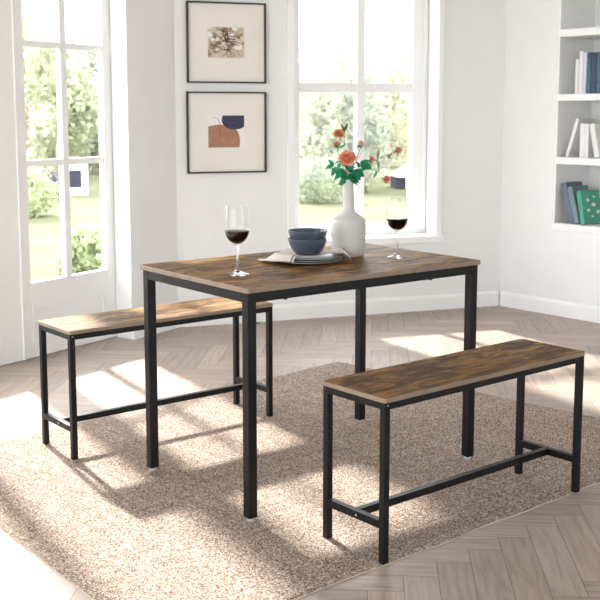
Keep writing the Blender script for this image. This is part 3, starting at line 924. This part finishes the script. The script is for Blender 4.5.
def art_shapes(T, cx, z0):
    bm = B()
    a0, a1, c0, c1 = -2.035 - cx, -1.809 - cx, 1.094 - z0, 1.287 - z0
    w, h = a1 - a0, c1 - c0
    flat(bm, [(a0, c0), (a1, c0), (a1, c1), (a0, c1)], -0.0130, 0)
    # terracotta mound
    pts = [(a0, c0), (a0 + 0.87 * w, c0)] + [(a0 + (0.52 + 0.36 * math.cos(q)) * w, c0 + (0.22 + 0.48 * math.sin(q)) * h) for q in [i * PI / 2 / 14 for i in range(15)]]
    pts += [(a0 + 0.25 * w, c0 + 0.71 * h), (a0 + 0.05 * w, c0 + 0.67 * h), (a0, c0 + 0.66 * h)]
    flat(bm, pts, -0.0131, 1)
    # navy half round hanging from the top edge
    pts = [(a1, c1), (a0 + 0.40 * w, c1)] + [(a0 + (0.74 - 0.37 * math.cos(q)) * w, c1 - (0.14 + 0.30 * math.sin(q)) * h) for q in [i * PI / 1.35 / 16 for i in range(17)]]
    pts += [(a1, c1 - 0.36 * h)]
    flat(bm, pts, -0.0132, 2)
    stroke(bm, [(a0 + (0.16 + 0.16 * math.cos(q)) * w, c0 + (0.70 + 0.24 * math.sin(q)) * h) for q in [PI * .62 - i * PI * .62 / 14 for i in range(15)]] + [(a0 + .315 * w, c0 + .4 * h), (a0 + .29 * w, c0 + .15 * h), (a0 + .26 * w, c0 + .02 * h)], 0.0011, 0.0011, -0.0133, 3)
    stroke(bm, [(a0 + .22 * w, c0 + .93 * h), (a0 + .30 * w, c0 + .84 * h), (a0 + .34 * w, c0 + .72 * h), (a0 + .32 * w, c0 + .5 * h)], 0.0009, 0.0009, -0.01335, 3)
    obj('print', bm, [M['paper'], M['print_terra'], M['print_navy'], M['print_line']], T, recalc=False)
picture('upper black framed picture with a brown tangle of twigs on cream', -2.162, -1.670, 1.480, 1.959, art_twigs)
picture('lower black framed picture with terracotta and navy rounded shapes', -2.168, -1.670, 0.939, 1.429, art_shapes)

# ------------------------------------------------------------------ built-in bookcase and books
bc = thing('bookcase', 'white built-in bookcase in the right wall with open shelves of books', 'bookcase')
bc.matrix_world = RW
e = 0.0008
bm = B(); box(bm, NX0 + e, NX1 - e, 0.362, 0.3845, NZ0 - 0.044, 2.299); obj('back_panel', bm, M['wall'], bc)
for xa, xb in ((NX0 + e, NX0 + 0.014), (NX1 - 0.018, NX1 - e)):
    bm = B(); box(bm, xa, xb, 0.0015, 0.3615, NZ0 + 0.001, 2.299); obj('side_panel', bm, M['trim'], bc)
for zt, th in ((NZ0, 0.044), (1.023, 0.044), (1.420, 0.042), (1.822, 0.046)):
    bm = B()
    x_in0, x_in1 = (NX0 + e, NX1 - e) if zt == NZ0 else (NX0 + 0.0145, NX1 - 0.0185)
    box(bm, x_in0, x_in1, -0.004, 0.3615, zt - th, zt, 0.002); obj('shelf', bm, M['trim'], bc)

BOOKS = 'books in the bookcase'
def book(label, x, zbase, thick, height, depth, cover, lean=0.0, d0=0.02, yaw=0.0, spine=None, deco=None, pages_top=True):
    """stands on its lower edge; x = left foot of the spine along the wall; lean > 0 tips the top to the right"""
    T = thing('book', label, 'book', group=BOOKS)
    th = lean
    # pivot on the lower corner the book tips over
    piv = Matrix.Translation((x, d0, zbase + 0.0006)) @ Matrix.Rotation(yaw, 4, 'Z') 
    if th >= 0:
        Mx = piv @ Matrix.Translation((thick, 0, 0)) @ Matrix.Rotation(th, 4, 'Y') @ Matrix.Translation((-thick, 0, 0))
    else:
        Mx = piv @ Matrix.Rotation(th, 4, 'Y')
    T.matrix_world = RW @ Mx
    c = min(0.0035, thick * 0.16)
    bm = B()
    box(bm, 0, c, 0, depth, 0, height, 0.0008); box(bm, thick - c, thick, 0, depth, 0, height, 0.0008)
    box(bm, c, thick - c, 0, 0.004, 0, height, 0.0008)
    obj('cover', bm, cover, T)
    bm = B(); box(bm, c + 0.0002, thick - c - 0.0002, 0.0042, depth - 0.004, 0.003, height - 0.004)
    obj('page_block', bm, M['pages'], T)
    if deco: deco(T, thick, height, depth)
    return T
z2, z3, z4 = 1.420, 1.023, NZ0
book('thin short white book, first on the upper book shelf', 0.536, z2, 0.022, 0.215, 0.16, M['book_white'], 0, 0.03)
book('taller white book second on the upper book shelf', 0.562, z2, 0.030, 0.262, 0.18, M['book_white'], 0, 0.03)
book('pale blue book between white and dark books on upper shelf', 0.594, z2, 0.024, 0.255, 0.18, M['book_pale'], 0, 0.03)
def dark_band(T, t, h, d):
    bm = B(); box(bm, 0.001, t - 0.001, -0.0008, 0.0002, h - 0.03, h - 0.004); obj('spine_label', bm, M['book_navy'], T)
book('deep teal book with navy band at the spine top, upper shelf', 0.620, z2, 0.030, 0.250, 0.18, M['book_teal'], 0, 0.03, deco=dark_band)
book('dark navy book right of the teal book on upper shelf', 0.652, z2, 0.036, 0.246, 0.18, M['book_navy'], 0, 0.03)
book('second deep teal book beyond the navy one, upper shelf edge', 0.690, z2, 0.040, 0.250, 0.18, M['book_teal'], 0, 0.03)
book('white book leaning right against the upright white pair', 0.478, z3, 0.024, 0.250, 0.17, M['book_white'], R(17.5), 0.03)
book('upright white book, left of the pair on the middle shelf', 0.5865, z3, 0.033, 0.212, 0.17, M['book_white'], 0, 0.03)
book('upright white book, right of the pair on the middle shelf', 0.6205, z3, 0.031, 0.211, 0.17, M['book_white'], 0, 0.03)
book('white book at right of middle shelf tipping left onto the pair', 0.700, z3, 0.036, 0.212, 0.17, M['book_white'], R(-12.5), 0.03)
book('slate blue book leaning left, first on the lowest shelf', 0.530, z4, 0.038, 0.262, 0.17, M['book_slate'], R(-16.5), 0.03)
book('grey teal book leaning left, second on the lowest shelf', 0.571, z4, 0.036, 0.240, 0.17, M['book_greyteal'], R(-16.5), 0.03)
def cover_pattern(T, t, h, d):
    rg = random.Random(4)
    x = t + 0.0004
    def quad(pts):
        bm = B(); bm.faces.new([bm.verts.new((x, a, b)) for a, b in pts])
        obj('cover_leaf', bm, M['book_white'], T, recalc=False)
    for ca, cb, rr in ((0.05, 0.15, .016), (0.09, 0.12, .020), (0.045, 0.085, .018), (0.10, 0.17, .012), (0.12, 0.07, .018), (0.07, 0.045, .012)):
        quad([(ca + rr * math.cos(q) * rg.uniform(.6, 1.1), cb + rr * .8 * math.sin(q) * rg.uniform(.5, 1.1)) for q in [i * PI / 5 for i in range(10)]])
book('green book with white leaf pattern on the lowest shelf', 0.614, z4, 0.040, 0.212, 0.15, M['book_green'], R(-14), 0.03, yaw=R(-14), deco=cover_pattern)

# ------------------------------------------------------------------ garden
GZ = -0.20
bm = B(); prism(bm, [(-40, -6), (40, -6), (40, 60), (-40, 60)], GZ - 0.3, GZ)
# the lawn stops under the house
o = tag(obj('lawn', bm, M['lawn']), kind='structure')

def spot(px, dist):      # garden positions by bearing from the room
    return ((px - 300) / 1066.7 * dist * 1.0, dist)
def foliage(name, mat, parent, blobs, n, leaf, seed):
    rg = random.Random(seed); bm = B()
    tot = sum(b[3] * b[4] * b[5] for b in blobs)
    for (cx, cy, cz, rx, ry, rz) in blobs:
        k = int(n * rx * ry * rz / tot) + 20
        for _ in range(k):
            v = Vector((rg.gauss(0, 1), rg.gauss(0, 1), rg.gauss(0, 1))).normalized()
            rr = rg.uniform(0.55, 1.0) * (1 + 0.22 * noise.noise(v * 2.3 + Vector((cx, cy, cz))))
            p = Vector((cx + v.x * rx * rr, cy + v.y * ry * rr, cz + v.z * rz * rr))
            if p.z < 0.02: p.z = rg.uniform(0.02, 0.12)
            nrm = (v * 0.6 + Vector((rg.gauss(0, .6), rg.gauss(0, .6), rg.gauss(0, .6)))).normalized()
            t = nrm.cross(Vector((rg.gauss(0, 1), rg.gauss(0, 1), rg.gauss(0, 1)))).normalized(); u = nrm.cross(t)
            s = leaf * rg.uniform(0.6, 1.3)
            q = [p + t * s, p + u * s * 0.55 + nrm * s * .15, p - t * s, p - u * s * 0.55 + nrm * s * .15]
            bm.faces.new([bm.verts.new(c) for c in q])
    return obj(name, bm, mat, parent, recalc=False)
def tree(label, px, dist, height, width, mat, seed, trunk=0.9, n=2600, leaf=0.09, cat='tree', name='tree', low=0.25):
    x, y = spot(px, dist); rg = random.Random(seed)
    T = thing(name, label, cat, (x, y, GZ), 0, 'trees and shrubs in the garden')
    bm = B()
    tube(bm, [(0, 0, -0.05), (0.03, 0, height * 0.3), (rg.uniform(-.1, .1), rg.uniform(-.1, .1), height * 0.62)], 0.035 * height, 0.012 * height, 8)
    for k in range(5):
        a = rg.uniform(0, 6.28)
        tube(bm, [(0.02, 0, height * (0.22 + .07 * k)), (math.cos(a) * width * .2, math.sin(a) * width * .2, height * (0.42 + .07 * k)), (math.cos(a) * width * .36, math.sin(a) * width * .36, height * (0.52 + .08 * k))], 0.014 * height, 0.004 * height, 6)
    obj('trunk', bm, M['bark'], T, smooth=True)
    blobs = []
    for k in range(11):
        a = rg.uniform(0, 6.28); r = rg.uniform(0.1, 0.33) * width
        f = low + (1 - low) * (k + 0.5) / 11
        w = width * (0.30 - 0.14 * max(0, f - 0.55) / 0.45)
        sh = 1 - max(0, f - 0.6) * 1.6
        blobs.append((math.cos(a) * r * sh, math.sin(a) * r * sh, height * f * 0.93, w, w, min(w * 0.8, height * 0.16)))
    foliage('foliage', mat, T, blobs, n, leaf, seed + 100)
    return T
def shrub(label, px, dist, height, width, mat, seed, n=1800, leaf=0.04):
    x, y = spot(px, dist)
    T = thing('shrub', label, 'shrub', (x, y, GZ), 0, 'trees and shrubs in the garden')
    bm = B(); rg = random.Random(seed)
    for k in range(7):
        a = rg.uniform(0, 6.28)
        tube(bm, [(0, 0, -0.03), (math.cos(a) * width * .15, math.sin(a) * width * .15, height * .35), (math.cos(a) * width * .3, math.sin(a) * width * .3, height * .7)], 0.02, 0.006, 6)
    obj('stems', bm, M['bark'], T)
    foliage('foliage', mat, T, [(0, 0, height * 0.42, width * 0.5, width * 0.5, height * 0.56)], n, leaf, seed + 50)
    return T
# through the back window
shrub('low dark shrub at the lawn edge seen just left of the vase', 322, 18.0, 0.80, 1.1, M['tree_dark'], 16)
tree('low dark green tree directly behind the bouquet and window mullion', 356, 20.4, 2.35, 1.7, M['tree_dark'], 14, low=0.08)
tree('green tree behind the flowers, left half of the back window', 333, 23.2, 2.95, 2.2, M['tree_mid'], 12, low=0.08)
tree('pale tall tree at the left edge of the back window', 303, 26.2, 3.1, 2.4, M['tree_pale'], 11, low=0.08)
tree('tallest pale tree in the right half of the back window', 385, 29.6, 4.0, 2.6, M['tree_pale'], 13, low=0.10)
tree('green tree at the right edge of the back window', 418, 33.0, 3.7, 2.6, M['tree_mid'], 15, low=0.1)
# through the garden door
shrub('rounded clipped pale shrub on the lawn beyond the garden door', 22, 15.6, 0.80, 1.05, M['shrub'], 24, 2600)
shrub('leafy bush close outside the garden door, low on the right', 88, 9.6, 0.50, 0.62, M['shrub'], 25, 1500, 0.045)
tree('dense green tree in the middle of the garden door view', 60, 23.6, 3.5, 2.0, M['tree_mid'], 22, low=0.12)
tree('darker tree at the right of the garden door view', 96, 26.4, 3.2, 2.2, M['tree_dark'], 23, low=0.10)
tree('pale tree with bare trunk at the left of the garden door', 26, 29.8, 5.2, 2.9, M['tree_pale'], 21, low=0.24, n=3200)
# one long hedge closes the garden
hg = thing('hedge', 'long pale green hedge closing the far end of the garden behind the trees', 'hedge', (-3.5, 38, GZ))
hbl = [(-11 + 1.6 * k, 0.2 * math.sin(k * 2.1), 1.0, 1.3, 0.6, 1.05 + 0.2 * math.sin(k * 1.3)) for k in range(15)]
foliage('foliage', M['tree_mid'], hg, hbl, 6000, 0.11, 77)
for k in range(15):
    bm = B(); tube(bm, [(-11 + 1.6 * k, 0, -0.05), (-11 + 1.6 * k, 0, 1.2)], 0.05, 0.02, 6)
    obj('stem', bm, M['bark'], hg)

def shed():
    x, y = spot(75, 19.6)
    T = thing('garden_shed', 'small white garden shed with dark window seen through the door panes', 'shed', (x, y, GZ), R(12))
    bm = B(); box(bm, -0.24, 0.24, 0, 0.5, 0, 0.60, 0.008); obj('wall_boards', bm, M['shed'], T)
    bm = B(); box(bm, -0.10, 0.12, -0.012, 0.002, 0.14, 0.46); obj('window_opening', bm, M['navy'], T)
    bm = B()
    for a in ((-0.14, -0.10, .10, .50), (0.12, 0.16, .10, .50), (-0.10, 0.12, .46, .50), (-0.10, 0.12, .10, .14)): box(bm, a[0], a[1], -0.03, -0.001, a[2], a[3], 0.004)
    obj('window_surround', bm, M['shed'], T)
    bm = B()
    v = [(-0.28, -0.06, 0.60), (0.28, -0.06, 0.60), (0.28, 0.56, 0.60), (-0.28, 0.56, 0.60), (-0.28, 0.25, 0.68), (0.28, 0.25, 0.68)]
    vs = [bm.verts.new(p) for p in v]
    for f in ((0, 1, 5, 4), (3, 4, 5, 2), (0, 4, 3), (1, 2, 5), (0, 3, 2, 1)): bm.faces.new([vs[i] for i in f])
    obj('roof', bm, M['shed'], T)
shed()
x, y = spot(51, 18.5)
T = thing('covered_shape', 'dark navy covered shape standing beside the white shed', 'covered shape', (x, y, GZ), 0.2)  # dark covered object of unknown kind beside the shed
bm = B()
vs = [bm.verts.new(p) for p in ((-.22, -.2, 0), (.22, -.2, 0), (.22, .2, 0), (-.22, .2, 0), (-.22, -.2, .42), (.16, -.2, .30), (.16, .2, .30), (-.22, .2, .42), (-.16, -.12, .56), (.02, -.12, .5), (.02, .12, .5), (-.16, .12, .56))]
for f in ((0, 1, 5, 4), (1, 2, 6, 5), (2, 3, 7, 6), (3, 0, 4, 7), (4, 5, 9, 8), (5, 6, 10, 9), (6, 7, 11, 10), (7, 4, 8, 11), (8, 9, 10, 11), (3, 2, 1, 0)): bm.faces.new([vs[i] for i in f])
obj('cover_cloth', bm, M['navy'], T)
x, y = spot(421, 21.6)
T = thing('gazebo', 'white pitched gazebo roof over a dark opening at the window edge', 'gazebo', (x, y, GZ), 0.1)
bm = B(); box(bm, -.56, .6, -.3, .4, 0, .24, 0.01); obj('dark_opening', bm, M['navy'], T)  # solid dark box stands for the dark opening under the roof
bm = B()
vs = [bm.verts.new(p) for p in ((-.56, -.42, .24), (.72, -.42, .24), (.72, .5, .24), (-.56, .5, .24), (.12, .04, .74))]
for f in ((0, 1, 4), (1, 2, 4), (2, 3, 4), (3, 0, 4), (3, 2, 1, 0)): bm.faces.new([vs[i] for i in f])
obj('roof', bm, M['shed'], T)
for px_, py_ in ((-.36, -.36), (.66, -.36), (-.36, .44), (.66, .44)):
    bm = B(); box(bm, px_ - .025, px_ + .025, py_ - .025, py_ + .025, 0, .239); obj('post', bm, M['shed'], T)

# ------------------------------------------------------------------ light, sky, camera
w = bpy.data.worlds.new('World'); C.world = w; w.use_nodes = True
nt = w.node_tree; nt.nodes.clear()
bg = nt.nodes.new('ShaderNodeBackground'); ow = nt.nodes.new('ShaderNodeOutputWorld')
bg.inputs['Color'].default_value = (0.95, 0.965, 1.0, 1); bg.inputs['Strength'].default_value = 3.2
nt.links.new(bg.outputs[0], ow.inputs['Surface'])
sd = bpy.data.lights.new('sun', 'SUN'); sd.energy = 5.6; sd.angle = R(2.6); sd.color = (1.0, 0.955, 0.90)
so = bpy.data.objects.new('sun', sd); COL.objects.link(so)
az, el = R(-60), R(35.5)
d = Vector((math.cos(az) * math.cos(el), math.sin(az) * math.cos(el), -math.sin(el)))
so.rotation_euler = d.to_track_quat('-Z', 'Y').to_euler()

cd = bpy.data.cameras.new('camera'); cam = bpy.data.objects.new('camera', cd); COL.objects.link(cam)
cam.location = (0, 0, CAM_H)
cam.rotation_euler = (PI / 2 - 0.1325, 0, 0)
cd.sensor_width = 36; cd.lens = 1066.687 / 600 * 36
cd.shift_y = -(300 - 255.223) / 600
cd.clip_end = 200
cd.dof.use_dof = True; cd.dof.focus_distance = 3.6; cd.dof.aperture_fstop = 9.0
C.camera = cam
vs_ = C.view_settings
vs_.view_transform = 'Standard'; vs_.look = 'None'; vs_.gamma = 1; vs_.use_curve_mapping = False
vs_.exposure = 1.28
